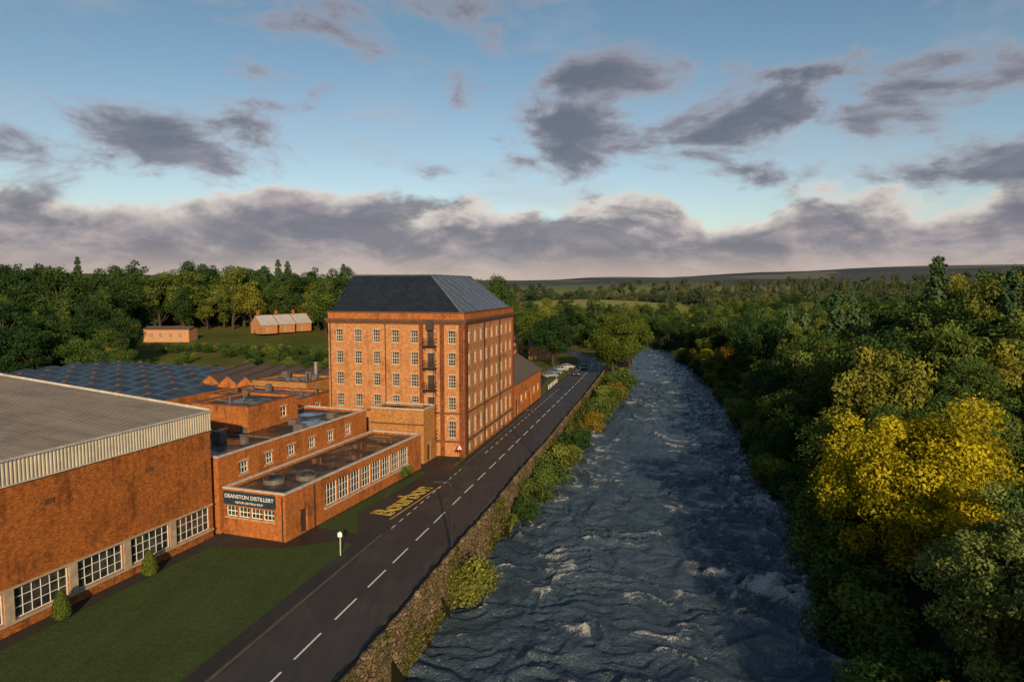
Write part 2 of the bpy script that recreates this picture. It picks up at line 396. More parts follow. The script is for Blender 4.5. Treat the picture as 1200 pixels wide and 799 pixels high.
# ------------------------------------------------------------ river
wy=spacing([(-60,20,1.2),(20,120,.28),(120,200,.5),(200,480,1.2)])
ws=np.linspace(0,1,170)
WY=np.repeat(wy[:,None],len(ws),1)
L0=np.interp(wy,ys,Ls)-3.;R0=np.interp(wy,ys,Rs)+3.5
WX=L0[:,None]+(R0-L0)[:,None]*ws[None]
fu=(WX-.25*WY);fv=(WY+.25*WX)
wx=fu+3.2*(fbm(fu/5,fv/5,2,50)-.5)*2;wv=fv+3.*(fbm(fu/4+9,fv/6,2,51)-.5)*2
def ridge(a,b,s): 
    n=vnoise(a,b,s);return (1-np.abs(2*n-1))**1.6
H1=ridge(wx/4.2,wv/2.4,60);H2=ridge(wx/1.9+3,wv/1.15,61);H3=ridge(wx/.9,wv/.6,62)
amp=.55+1.1*fbm(fu/8,fv/14,3,70)
WH=amp*(.48*H1+.38*H2+.19*H3)
def spot(x,y,r,ry): return np.exp(-((WX-x)/r)**2-((WY-y)/ry)**2)
rap=spot(24,61.5,3.2,2.4)*1.15+spot(5.9,54,1.6,1.2)+spot(20.,65.,2.5,.9)*.8+spot(27,57,2.5,3.)*.8+.5*spot(32,84,3,6)+.3*spot(1,50,4,1.5)+.4*spot(18,67,3,1.2)+.35*spot(14,75,5,1.5)+.4*spot(30,100,4,5)+.3*spot(12,58,3,1)+.3*spot(26,74,4,2)
WH=WH+rap*.5*H2*1.6
crest=H1*.4+H2*.4+H3*.35
foam=np.clip(sm(.62,.95,crest)*.85*sm(.4,.64,fbm(fu/6,fv/9,3,72))+rap*sm(.2,.8,H2*.6+H3*.6)*1.3,0,1)
def mk_water():
    m,nt,o=newmat('river_water');h=NH(nt);co=h.coord()
    f=h.new('ShaderNodeAttribute',attribute_name='foam').outputs['Fac']
    a=h.noise(h.mapping(co,(1,1.5,1)),2.2,6,.62,.4);b=h.noise(co,7,4,.6)
    ff=h.mr(h.M('MULTIPLY',f,h.mr(b,.3,.65,.1,1.5)),.28,.95,0,1,True)
    big=h.noise(co,.08,4,.6)
    c=h.mix(h.mr(big,.35,.65),(.03,.05,.072),(.052,.078,.105))
    c=h.mix(h.mr(a,.45,.7,0,.45),c,(.09,.12,.15))
    c=h.mix(h.M('MULTIPLY',ff,.8),c,(.6,.57,.54))
    h.pr(o,c,h.mr(ff,0,1,.13,.7),h.bump(h.M('ADD',a,h.M('MULTIPLY',b,.4)),.95,.32),0,.65);return m
grid_mesh('river_water',WX,WY,WH-3.75,mk_water(),{'foam':foam})

# ------------------------------------------------------------ ribbons along the road
def cpoints(y0,y1,step=2.):
    y=np.arange(y0,y1+.01,step);x=Cf(y)
    t=np.stack([np.gradient(x,y),np.ones_like(y)],1);t/=np.linalg.norm(t,axis=1)[:,None]
    n=np.stack([t[:,1],-t[:,0]],1)
    return np.stack([x,y],1),n
def ribbon(name,y0,y1,o0,o1,z,mat,parent=None,side=0,step=2.):
    P,n=cpoints(y0,y1,step);b=MB()
    A=P+n*o0;B=P+n*o1
    for i in range(len(P)-1):
        b.face([(*A[i],z),(*B[i],z),(*B[i+1],z),(*A[i+1],z)])
        if side:
            b.face([(*A[i],0),(*A[i],z),(*A[i+1],z),(*A[i+1],0)])
            b.face([(*B[i],z),(*B[i],0),(*B[i+1],0),(*B[i+1],z)])
    return b.done(name,mat,parent)
ribbon('road',-80,320,-3.85,3.85,.012,M_road)
ribbon('pavement',-80,66,-5.5,-4.0,.12,M_pave,side=1)
ribbon('pavement',92.5,225,-4.7,-4.0,.12,M_pave,side=1)
ribbon('kerb',-80,66,-4.0,-3.85,.13,M_kerb,side=1)
ribbon('kerb',92.5,225,-4.0,-3.85,.13,M_kerb,side=1)
ribbon('forecourt',66.2,92.3,-8.2,-3.86,.0095,M_yard)
ribbon('kerb',-80,215,3.85,4.0,.13,M_kerb,side=1)
ribbon('verge',-80,215,4.0,4.95,.1,mat_plain('verge_dirt',(.05,.045,.028),.9),side=1)
e=empty('road_markings')
b=MB();y=-40.
P,n=cpoints(-78,318,.5)
def marks(b,s0,ln,off,w,z=.018):
    j0=int((s0+78)/.5);j1=int((s0+ln+78)/.5)
    for j in range(j0,j1):
        A=P[j]+n[j]*(off-w);B=P[j]+n[j]*(off+w);C=P[j+1]+n[j+1]*(off+w);D_=P[j+1]+n[j+1]*(off-w)
        b.face([(*A,z),(*B,z),(*C,z),(*D_,z)])
while y<300: marks(b,y-.4,3.5,0,.075);y+=5.3
b.done('centre_dashes',M_paint,e)
b=MB();y=100.
while y<165: marks(b,y,1.5,-2.9,.06);y+=3.
y=68.
while y<92: marks(b,y,1.,-3.7,.05);y+=2.
b.done('edge_dashes',M_paint,e)

# retaining wall
P,n=cpoints(-60,216,.5)
rows=[(4.95,.08,0),(4.97,.6,0),(5.0,1.02,1),(5.25,1.12,1),(5.5,1.02,1),(5.52,.4,0),(5.6,-.5,0),(5.68,-1.4,0),(5.78,-2.4,0),(5.9,-3.4,0),(6.0,-5.,0)]
WXx=np.zeros((len(P),len(rows)));WYy=WXx.copy();WZz=WXx.copy();ii=np.arange(len(P))
for k,(o,z,t) in enumerate(rows):
    jit=(vnoise(ii*.9,np.full(len(P),k*1.7),80)-.5)*.3
    q=P+n*(o+jit*(.9 if k>4 else .3))[:,None]
    WXx[:,k]=q[:,0];WYy[:,k]=q[:,1];WZz[:,k]=z+(t*.3*(vnoise(ii*.8,0*ii,81)-.5) + t*.6*(fbm(ii*.03,0*ii,2,83)-.5))
grid_mesh('stone_river_wall',WXx,WYy,WZz,M_rubble)

# yard and lawns
def poly(name,pts,z,mat,parent=None):
    b=MB();b.face([(x,y,z) for x,y in pts]);return b.done(name,mat,parent)
poly('yard',[(Cf(y)-5.6,y) for y in (30,60,92)]+[(-7.6,97.),(-2.,120),(4,150),(11,190),(-40,190),(-115,175),(-115,30)],.005,M_yard)
wl=lambda y:-29.9+.32*(y-66.6)
poly('lawn',[(wl(10)+1.6,10),(Cf(10)-5.7,10),(Cf(40)-5.7,40),(Cf(64.5)-5.75,64.5),(-17.5,65.3),(-21.9,63.4),(wl(64)+1.7,64)],.016,M_lawn)
poly('lawn',[(-20.3,69.2),(-15.7,67.4),(-17.0,73.),(-11.4,89.5),(-12.4,91.2)],.016,M_lawn)
poly('planting_strip',[(wl(10)+.1,10),(wl(10)+1.55,10),(wl(64)+1.65,64),(wl(64)+.1,64)],.012,mat_plain('bark_mulch',(.03,.022,.016),.95))

# ------------------------------------------------------------ MILL
A=math.atan(.25)
mill=Bld('brick_mill',(-6.9,98.3,0),A);W,Dp=21.7,29.2
zr=[17.55,14.3,11.05,7.8,4.0]
ops=[]
for z in zr:
    hh=.92 if z!=4.0 else 1.2
    for x in (19.86,16.83,13.8,10.77,7.74,1.95):
        ops.append((W-x-.56,W-x+.56,z-hh,z+hh))
    ops.append((W-5.16-.5,W-5.16+.5,z-1.2,z+.9,'d'))
mill.wall((-W,0),(1,0),W,0,20,ops)
ops=[]
for z in zr:
    hh=.92 if z!=4.0 else 1.25
    for k in range(9):
        c=2.2+k*3.1;ops.append((c-.56,c+.56,z-hh,z+hh))
for k in range(9):
    c=2.2+k*3.1;ops.append((c-.55,c+.55,.5,1.6,'w',(2,2)))
mill.wall((0,0),(0,1),Dp,0,20,ops)
mill.wall((0,Dp),(-1,0),W,0,20,[(2+k*3.1,3.2+k*3.1,z-1,z+1) for z in zr for k in range(6)])
mill.wall((-W,Dp),(0,-1),Dp,0,20,[(2+k*3.1,3.2+k*3.1,z-1,z+1) for z in zr for k in range(8)])
ah=mill.g('arch_heads')
for x in (-1.95,-7.74,-10.77):
    for k in range(8):
        a0=math.pi*k/8;a1=math.pi*(k+1)/8
        ah.face([(x+.6*math.cos(a0),-.035,5.46+.5*math.sin(a0)),(x+.85*math.cos(a0),-.035,5.46+.75*math.sin(a0)),(x+.85*math.cos(a1),-.035,5.46+.75*math.sin(a1)),(x+.6*math.cos(a1),-.035,5.46+.5*math.sin(a1))])
t=mill.g('trim')
def band(t,W,Dp,o,z0,z1):
    t.box(-W-o,o,-o,.01,z0,z1);t.box(-.01,o,.012,Dp-.012,z0,z1);t.box(-W-o,o,Dp-.01,Dp+o,z0,z1);t.box(-W-o,-W+.01,.012,Dp-.012,z0,z1)
band(t,W,Dp,.42,19.75,20.12);band(t,W,Dp,.25,19.45,19.748);band(t,W,Dp,.12,6.3,6.5);band(t,W,Dp,.14,2.1,2.35)
pw=mill.g('parapet')
for (a,b_,c,d_) in ((-W,0,0,.35),(-.35,0,.352,Dp-.352),(-W,0,Dp-.35,Dp),(-W,-W+.35,.352,Dp-.352)): pw.box(a,b_,c,d_,20.12,21.0)
for (a,b_,c,d_) in ((-W-.08,.08,-.08,.43),(-.43,.08,.432,Dp-.432),(-W-.08,.08,Dp-.43,Dp+.08),(-W-.08,-W+.43,.432,Dp-.432)): t.box(a,b_,c,d_,21.0,21.2)
for x in (-.75,-3.7,-6.9): mill.g('pilasters').box(x,x+.6,-.16,.05,0,19.4)
mill.g('pilasters').box(-.04,.16,-.155,.8,0,19.42)
mill.g('pilasters').box(-.04,.16,Dp-.8,Dp,0,19.42)
r=mill.g('roof');r2=mill.g('roof_river_slope');zt=26.7;zb=20.9;ins=8.
q=[(-W+.3,.3,zb),(-.3,.3,zb),(-.3,Dp-.3,zb),(-W+.3,Dp-.3,zb)]
tp=[(-W+.3,ins,zt),(-ins,ins,zt),(-ins,Dp-.3,zt),(-W+.3,Dp-.3,zt)]
r.face([q[0],q[1],tp[1],tp[0]]);r2.face([q[1],q[2],tp[2],tp[1]]);r.face(tp)
g=mill.g('gables');g.face([q[3],tp[3],tp[2],q[2]]);g.face([q[0],tp[0],tp[3],q[3]])
lead=mill.g('lead_cappings')
lead.cyl(tp[0],tp[1],.13,n=6);lead.cyl(tp[1],tp[2],.13,n=6);lead.cyl(q[1],tp[1],.14,n=6)
for k in range(1,9):
    y0=1+k*3.05;f=min(1,(y0-.3)/(ins-.3))
    a=Vector((-.3,y0,zb+.04));b_=Vector((-.3-(ins-.3)*f,y0,zb+(zt-zb)*f+.04));lead.cyl(a,b_,.05,n=4)
# door balconies with a cat ladder between floors
fe=mill.g('door_balconies')
zl=[2.8,6.6,9.85,13.1,16.35]
for i,z in enumerate(zl):
    x0,x1=-6.05,-4.1
    fe.box(x0,x1,-1.05,-.17,z-.12,z)
    for k in range(8):
        xx=x0+.03+(x1-x0-.06)*k/7;fe.box(xx-.02,xx+.02,-1.05,-1.01,z,z+1.0)
    for zz in (.5,1.0): fe.box(x0,x1,-1.06,-1.0,z+zz,z+zz+.05)
    for xx in (x0,x1):
        for zz in (.5,1.0): fe.box(xx-.03,xx+.03,-.99,-.17,z+zz+.002,z+zz+.052)
    fe.cyl((x0+.1,-.1,z-.8),(x0+.1,-.95,z-.1),.04,n=4);fe.cyl((x1-.1,-.1,z-.8),(x1-.1,-.95,z-.1),.04,n=4)
    if i<4:
        zn=zl[i+1]
        for xx in (-4.5,-4.2): fe.cyl((xx,-.75,z),(xx,-.75,zn),.03,n=4)
        for k in range(1,10): fe.cyl((-4.5,-.75,z+(zn-z)*k/10),(-4.2,-.75,z+(zn-z)*k/10),.02,n=4)
mill.g('hoist_housing').box(-5.7,-4.6,-.55,.05,18.6,20.1)
for x in (-12.3,-21.3): fe.cyl((x,-.1,0),(x,-.1,19.4),.07,n=6)
for yk in (.9,9.9,19.2): fe.cyl((.22,yk,0),(.22,yk,19.4),.07,n=6)
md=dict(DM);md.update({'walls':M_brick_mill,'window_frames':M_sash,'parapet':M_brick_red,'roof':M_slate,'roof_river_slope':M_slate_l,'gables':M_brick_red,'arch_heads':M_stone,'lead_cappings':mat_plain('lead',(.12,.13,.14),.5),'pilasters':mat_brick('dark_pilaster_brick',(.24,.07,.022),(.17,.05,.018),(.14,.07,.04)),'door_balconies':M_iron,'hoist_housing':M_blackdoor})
mill.g('plinth').box(-.03,.07,.9,Dp-.9,0,.45)
md['plinth']=M_brick_red
mill.done(md)

# ------------------------------------------------------------ flat / gable buildings
def parapet(bd,W,Dp,z,cop='coping',th=.3,y0=0.):
    c=bd.g(cop)
    c.box(-W-.05,.05,y0-.05,y0+th,z,z+.14);c.box(-th,.05,y0+th+.002,Dp-th-.002,z,z+.14)
    c.box(-W-.05,.05,Dp-th,Dp+.05,z,z+.14);c.box(-W-.05,-W+th,y0+th+.002,Dp-th-.002,z,z+.14)
def flat(name,loc,ang,W,Dp,z,front=(),side=(),wallm=M_brick_red,cop=M_coping,recess=.3,**k):
    b=Bld(name,loc,ang)
    b.wall((-W,0),(1,0),W,0,z,front,**k);b.wall((0,0),(0,1),Dp,0,z,side,**k)
    b.wall((0,Dp),(-1,0),W,0,z,(),**k);b.wall((-W,Dp),(0,-1),Dp,0,z,(),**k)
    b.g('roof').face([(-W+.28,.28,z-recess),(-.28,.28,z-recess),(-.28,Dp-.28,z-recess),(-W+.28,Dp-.28,z-recess)])
    w=b.g('walls')
    for p,q_ in (((-W+.28,.28),(-.28,.28)),((-.28,.28),(-.28,Dp-.28)),((-.28,Dp-.28),(-W+.28,Dp-.28)),((-W+.28,Dp-.28),(-W+.28,.28))):
        w.face([(*p,z-recess),(*q_,z-recess),(*q_,z),(*p,z)])
    parapet(b,W,Dp,z)
    m=dict(DM);m['walls']=wallm;m['coping']=cop;m['roof_plant']=mat_plain('plant_grey',(.12,.1,.09),.6)
    return b,m
B1=math.atan(.35)
def roofkit(b,W,Dp,z,n,seed):
    r=random.Random(seed);v=b.g('roof_plant')
    for i in range(n):
        x=-1-r.random()*(W-2.4);y=1+r.random()*(Dp-2.4);s=.25+.4*r.random();hh=.3+.7*r.random()
        if r.random()<.5: v.box(x-s,x+s,y-s*.8,y+s*.8,z-.3,z+hh)
        else: v.cyl((x,y,z-.3),(x,y,z+hh),.12,n=8);v.cyl((x,y,z+hh),(x,y,z+hh+.2),.22,.08,n=8)
    y=Dp*.35;v.cyl((-W+.6,y,z-.12),(-.6,y,z-.12),.09,n=6)
off,m=flat('distillery_office',(-22.1,65,0),B1,7.5,29,4.7,
    front=[(.35,1.75,1.9,2.95,'w',(3,2)),(1.85,3.25,1.9,2.95,'w',(3,2)),(3.35,4.75,1.9,2.95,'w',(3,2)),(4.85,6.2,1.9,2.95,'w',(3,2))],
    side=[(2.4,3.5,.1,2.5,'d')]+[(6.6+k*2.35,6.6+k*2.35+2.25,1.5,3.9,'w',(4,3)) for k in range(8)],lintel=False)
off.g('window_sill_band').box(.0,.09,6.4,25.5,1.25,1.34)
m['window_sill_band']=M_coping
sg=off.g('sign_board');sg.box(-7.35,-1.1,-.14,-.03,3.15,4.5)
m['sign_board']=mat_plain('navy_sign_paint',(.02,.035,.06),.5)
rd=off.g('round_rooflights');rg=off.g('rooflight_domes')
for (cx_,cy_) in ((-4.6,4.2),(-2.3,6.6)):
    rd.cyl((cx_,cy_,4.4),(cx_,cy_,4.85),1.15,1.1,20)
    for i in range(4):
        r0=1.05*math.cos(i*math.pi/8.2);r1=1.05*math.cos((i+1)*math.pi/8.2)
        rg.cyl((cx_,cy_,4.852+.45*math.sin(i*math.pi/8.2)),(cx_,cy_,4.85+.45*math.sin((i+1)*math.pi/8.2)),r0,r1,16)
    for k in range(8):
        a=k*math.pi/4;rd.cyl((cx_+1.05*math.cos(a),cy_+1.05*math.sin(a),4.88),(cx_,cy_,5.36),.05,n=4)
m['round_rooflights']=mat_plain('rooflight_kerb',(.12,.1,.08),.6);m['rooflight_domes']=M_glass
vn=off.g('roof_vents')
for (vx,vy) in ((-5.5,12),(-2,15),(-5,20),(-3,24)): vn.box(vx,vx+.5,vy,vy+.5,4.4,4.95);vn.cyl((vx+1.2,vy,4.4),(vx+1.2,vy,5.2),.1,n=8)
m['roof_vents']=M_trim
off.g('downpipe').cyl((.09,4.6,0),(.09,4.6,4.5),.06,n=6);off.g('downpipe').cyl((-.3,-.09,0),(-.3,-.09,4.5),.06,n=6);m['downpipe']=M_iron
off.done(m)
def text(body,size,loc,rot,mat,parent,name='lettering'):
    c=bpy.data.curves.new(name,'FONT');c.body=body;c.size=size;c.extrude=.012;c.align_x='CENTER';c.align_y='CENTER'
    o=bpy.data.objects.new(name,c);COL.objects.link(o);o.location=loc;o.rotation_euler=rot;o.parent=parent;c.materials.append(mat);return o
text('DEANSTON DISTILLERY',.56,(-4.2,-.16,4.02),(math.pi/2,0,0),M_white,off.e)
text('VISITOR CENTRE & SHOP',.3,(-4.2,-.16,3.45),(math.pi/2,0,0),M_white,off.e,'sign_subtitle')

wh,m=flat('brick_warehouse',(-29.5,67.3,0),B1,9.5,28,7.8,
    side=[(3+k*3.95,4.35+k*3.95,5.35,6.6,'w',(3,2)) for k in range(6)])
roofkit(wh,9.5,28,7.8,7,1);wh.done(m)
blk,m=flat('buff_brick_annexe',(-12.4,94.6,0),B1-.05,8.2,4.6,7.6,front=[],side=[(1.2,2.4,.1,2.5,'d')],wallm=M_brick_yel)
blk.g('trim').box(-8.2,.06,-.06,-.003,5.4,5.6);blk.done(m)
tw,m=flat('stair_block',(-31.5,80.5,0),B1,8.5,9.5,10.6,wallm=M_brick_red,cop=M_trim,front=[],side=[(6.,7.2,8.3,9.6,'w',(2,2))]);roofkit(tw,8.5,9.5,10.6,3,2);tw.done(m)
tw,m=flat('brick_store',(-31.5,99,0),B1,16,9,8.4,wallm=M_brick_red,cop=M_trim,side=[(1.5,2.7,5.6,7.,'w',(2,3)),(4.6,5.8,5.6,7.,'w',(2,3))],front=[(2+k*3.2,3.4+k*3.2,5.7,7.1,'w',(3,2)) for k in range(4)]);roofkit(tw,16,9,8.4,8,3);tw.done(m)
tw,m=flat('boiler_house',(-34,112,0),B1,11,9,9.,wallm=M_brick_yel,front=[(1.5+k*3.2,2.8+k*3.2,6.4,8.,'w',(2,3)) for k in range(3)],cop=M_trim);roofkit(tw,11,9,9.,6,4);tw.done(m)
tw,m=flat('plant_room',(-50,84,0),B1,22,14,6.8,wallm=M_brick_shed,cop=M_trim,front=[]);roofkit(tw,22,14,6.8,8,5);tw.done(m)
tw,m=flat('still_house',(-27.5,128,0),B1,8,12,9.5,wallm=M_brick_mill,front=[(1.+k*2.4,2.+k*2.4,6.8,8.6) for k in range(3)],side=[(1.5+k*3,2.6+k*3,6.5,8.5) for k in range(3)]);tw.done(m)
e=empty('boiler_chimney',(-35,121,0));b=MB();b.cyl((0,0,0),(0,0,11.2),.32,.28,12);b.cyl((0,0,11.2),(0,0,11.5),.36,.36,12);b.done('flue',mat_plain('flue_steel',(.25,.22,.2),.5),e)

# large shed
S=math.atan(.32)
sh=Bld('industrial_shed',(-29.9,66.6,0),S)
Ls_=52.
ops=[(Ls_-.5-4.25-k*5.05,Ls_-.5-k*5.05,.95,3.25,'w',(6,3)) for k in range(10)]
sh.wall((0,-Ls_),(0,1),Ls_,0,10.95,ops,lintel=False,sill=False,depth=.18)
for k in range(11):
    y1=-.5-k*5.05+.78
    if y1>0: continue
    sh.g('concrete_piers').box(-.02,.1,y1-.75,y1-.03,.75,3.4)
sh.g('concrete_sill').box(-.02,.14,-Ls_,-.02,.72,.93);sh.g('concrete_sill').box(-.02,.12,-Ls_,-.02,3.27,3.42)
for k in range(5): sh.g('vents').box(.01,.06,-8-k*9.3,-7.2-k*9.3,8.6,9.0)
sh.wall((0,0),(-1,0),60,0,12.5)
c=sh.g('cladding')
n=int(Ls_/.3)
for i in range(n):
    y0=-Ls_+i*Ls_/n;y1=y0+Ls_/n;h_=(y1-y0)
    pts=[(y0,.1),(y0+h_*.35,.1),(y0+h_*.5,.17),(y0+h_*.85,.17),(y1,.1)]
    for (a,o1),(b_,o2) in zip(pts[:-1],pts[1:]): c.face([(o1,a,10.9),(o2,b_,10.9),(o2,b_,12.65),(o1,a,12.65)])
sh.g('coping').box(-.1,.3,-Ls_,.1,12.651,12.75);sh.g('coping').box(.0,.2,-Ls_,.05,10.8,10.895)
r=sh.g('roof')
r.face([(-.1,-Ls_,12.7),(-.1,0.2,12.7),(-32,0.2,15.4),(-32,-Ls_,15.4)]);r.face([(-32,-Ls_,15.4),(-32,.2,15.4),(-64,.2,12.7),(-64,-Ls_,12.7)])
r.face([(-.1,.1,12.5),(-32,.1,12.5),(-32,.1,15.39),(-.1,.1,12.69)])
sh.g('verge_flashing').cyl((-.1,.2,12.78),(-32,.2,15.48),.14,n=6)
m=dict(DM);m.update({'walls':M_brick_shed,'roof':M_shedroof,'cladding':mat_plain('cream_cladding',(.42,.37,.29),.5,var=.2,scale=.8),'concrete_piers':M_cream,'concrete_sill':M_cream,'verge_flashing':M_coping})
sh.done(m)

# vaulted weaving shed
vs=Bld('vaulted_weaving_shed',(-60,112,0),B1)
vs.wall((-62,0),(1,0),62,0,5.6);vs.wall((0,0),(0,1),42,0,5.6)
vs.done(dict(DM))
u=np.arange(0,62.01,.5);v=np.arange(0,42.01,.5);U,Vv=np.meshgrid(-u,v)
ph=np.abs(np.sin(U*math.pi/6.9))*np.abs(np.sin(Vv*math.pi/6.));ZZ=5.6+1.0*ph**.9
o=grid_mesh('vaulted_roof',U,Vv,ZZ,M_vault);o.parent=vs.e
b=MB()
for i in range(8):
    for j in range(7):
        x=-(i+.5)*6.9;y=(j+.5)*6.
        b.cyl((x,y,6.4),(x,y,6.75),.6,.5,10);b.cyl((x,y,6.751),(x,y,6.9),.5,.1,10,1)
b.done('roof_lantern',[M_trim,M_glass],vs.e)

def gable(name,loc,ang,W,Dp,ze,zr_,front=(),side=(),wallm=M_brick_red,roofm=M_slate_brown,axis='y',chim=False,over=.3):
    b=Bld(name,loc,ang)
    b.wall((-W,0),(1,0),W,0,ze,front);b.wall((0,0),(0,1),Dp,0,ze,side);b.wall((0,Dp),(-1,0),W,0,ze);b.wall((-W,Dp),(0,-1),Dp,0,ze)
    r=b.g('roof');w=b.g('walls')
    if axis=='y':
        mid=-W/2
        w.face([(-W,0,ze),(0,0,ze),(mid,0,zr_)]);w.face([(-W,Dp,ze),(mid,Dp,zr_),(0,Dp,ze)])
        k=(zr_-ze)/(W/2)
        for s_,xe in ((1,0),(-1,-W)):
            a=(xe+s_*over,-over,ze-k*over+.05);bb=(xe+s_*over,Dp+over,ze-k*over+.05);c_=(mid,Dp+over,zr_+.05);d_=(mid,-over,zr_+.05)
            r.face([a,bb,c_,d_]);r.face([(p[0],p[1],p[2]+.14) for p in (a,bb,c_,d_)])
            r.face([a,d_,(d_[0],d_[1],d_[2]+.14),(a[0],a[1],a[2]+.14)]);r.face([a,bb,(bb[0],bb[1],bb[2]+.14),(a[0],a[1],a[2]+.14)])
        b.g('ridge').cyl((mid,-over,zr_+.22),(mid,Dp+over,zr_+.22),.12,n=6)
    else:
        mid=Dp/2
        w.face([(0,0,ze),(0,Dp,ze),(0,mid,zr_)]);w.face([(-W,0,ze),(-W,mid,zr_),(-W,Dp,ze)])
        k=(zr_-ze)/(Dp/2)
        for s_,ye in ((-1,0),(1,Dp)):
            a=(-W-over,ye+s_*over,ze-k*over+.05);bb=(over,ye+s_*over,ze-k*over+.05);c_=(over,mid,zr_+.05);d_=(-W-over,mid,zr_+.05)
            r.face([a,bb,c_,d_]);r.face([(p[0],p[1],p[2]+.14) for p in (a,bb,c_,d_)])
            r.face([bb,c_,(c_[0],c_[1],c_[2]+.14),(bb[0],bb[1],bb[2]+.14)]);r.face([a,bb,(bb[0],bb[1],bb[2]+.14),(a[0],a[1],a[2]+.14)])
        b.g('ridge').cyl((-W-over,mid,zr_+.22),(over,mid,zr_+.22),.12,n=6)
    if chim:
        cz=b.g('chimney');x=-W*.5 if axis=='y' else -W+.9;y=.9 if axis=='y' else Dp/2
        cz.box(x-.5,x+.5,y-.35,y+.35,ze,zr_+1.4);cz.box(x-.58,x+.58,y-.43,y+.43,zr_+1.4,zr_+1.55)
        for d in (-.25,.25): cz.cyl((x+d,y,zr_+1.55),(x+d,y,zr_+2.),.13,.1,8)
    m=dict(DM);m.update({'walls':wallm,'roof':roofm,'ridge':M_trim,'chimney':M_brick_red});b.done(m);return b
gable('brick_workshop',(.4,128.6,0),A,10.5,25,6.3,9.4,side=[(1.5+k*4,3.2+k*4,.1,3.2,'d') for k in range(0,6,3)]+[(5.5,6.8,2,3.4),(9.5,10.8,2,3.4),(17.5,18.8,2,3.4),(21.5,22.8,2,3.4)],wallm=mat_brick('orange_brick',(.6,.19,.04),(.5,.15,.03),(.3,.16,.08)))
for k in range(6):
    gable('weaving_shed_bay',(-36.5-k*4.0,124+k*1.4,0),B1-.35,3.9,22,6.0,7.7,axis='y',wallm=M_brick_red,over=.05)
gable('stone_cottage',(14.5,228,0),.2,9,8,5,8.5,front=[(1.5,2.6,1,2.4),(5.8,6.9,1,2.4)],axis='x',chim=True,wallm=M_brick_mill)
gable('stone_cottage',(2,246,0),.25,12,8,5,8.5,front=[(1.5,2.6,1,2.4),(5.8,6.9,1,2.4)],axis='x',chim=True,wallm=M_brick_mill)
M_ochre=mat_plain('ochre_render',(.46,.22,.1),.8)
zt_=float(terrain(-138,255))
gable('rendered_outbuilding',(-121,255,zt_-.3),.0,17,7,5.0,5.8,front=[(2+k*3.6,3.4+k*3.6,1.8,3.4) for k in range(4)],axis='x',wallm=M_ochre)
M_pale=mat_plain('pale_slate',(.4,.37,.36),.5)
for k in range(3):
    zz=float(terrain(-97,280))
    gable('rendered_cottage',(-95+k*4.5,276+k*8,zz+.5),-.9,7,8,3.6,7.2,front=[(1.5,2.6,1,2.4)],axis='x',chim=True,wallm=M_brick_mill,roofm=M_pale)

# ------------------------------------------------------------ vegetation
def mesh_leaves(name,LV,tint,tubes,mats):
    n=len(LV);V=[LV.reshape(-1,3)];F=[np.arange(n*4).reshape(n,4)];t=[tint];mi=[np.zeros(n,int)];off=n*4
    for pts,rad in tubes:
        pts=np.array(pts,float);k=6;m_=len(pts);ring=[]
        for i,(p,r_) in enumerate(zip(pts,rad)):
            d=pts[min(i+1,m_-1)]-pts[max(i-1,0)];d/=np.linalg.norm(d)+1e-9
            a=np.cross(d,[.3,.9,.1]);a/=np.linalg.norm(a);b=np.cross(d,a)
            an=np.arange(k)*2*np.pi/k
            ring.append(p+r_*(np.cos(an)[:,None]*a+np.sin(an)[:,None]*b))
        V.append(np.concatenate(ring))
        fs=[]
        for i in range(m_-1):
            for j in range(k):
                j2=(j+1)%k;fs.append((off+i*k+j,off+i*k+j2,off+(i+1)*k+j2,off+(i+1)*k+j))
        F.append(np.array(fs));t.append(np.full(len(fs),.5));mi.append(np.ones(len(fs),int));off+=m_*k
    V=np.concatenate(V);F=np.concatenate(F)
    me=bpy.data.meshes.new(name);fast(me,V,F)
    for m in mats: me.materials.append(m)
    me.polygons.foreach_set('material_index',np.concatenate(mi).astype(np.int32))
    at=me.attributes.new('tint','FLOAT','FACE');at.data.foreach_set('value',np.clip(np.concatenate(t),0,1).astype(np.float32))
    me.update();return me
def quads(P,N,size,r,asp=.55):
    n=len(P);q=r.normal(size=(n,3));T=np.cross(N,q);T/=np.linalg.norm(T,axis=1)[:,None]+1e-9
    B=np.cross(N,T);s=(size*(.6+.8*r.random(n)))[:,None]
    return np.stack([P-T*s*.5,P+B*s*asp*.5,P+T*s*.5,P-B*s*asp*.5],1)
def unit(v): return v/(np.linalg.norm(v,axis=-1,keepdims=True)+1e-9)
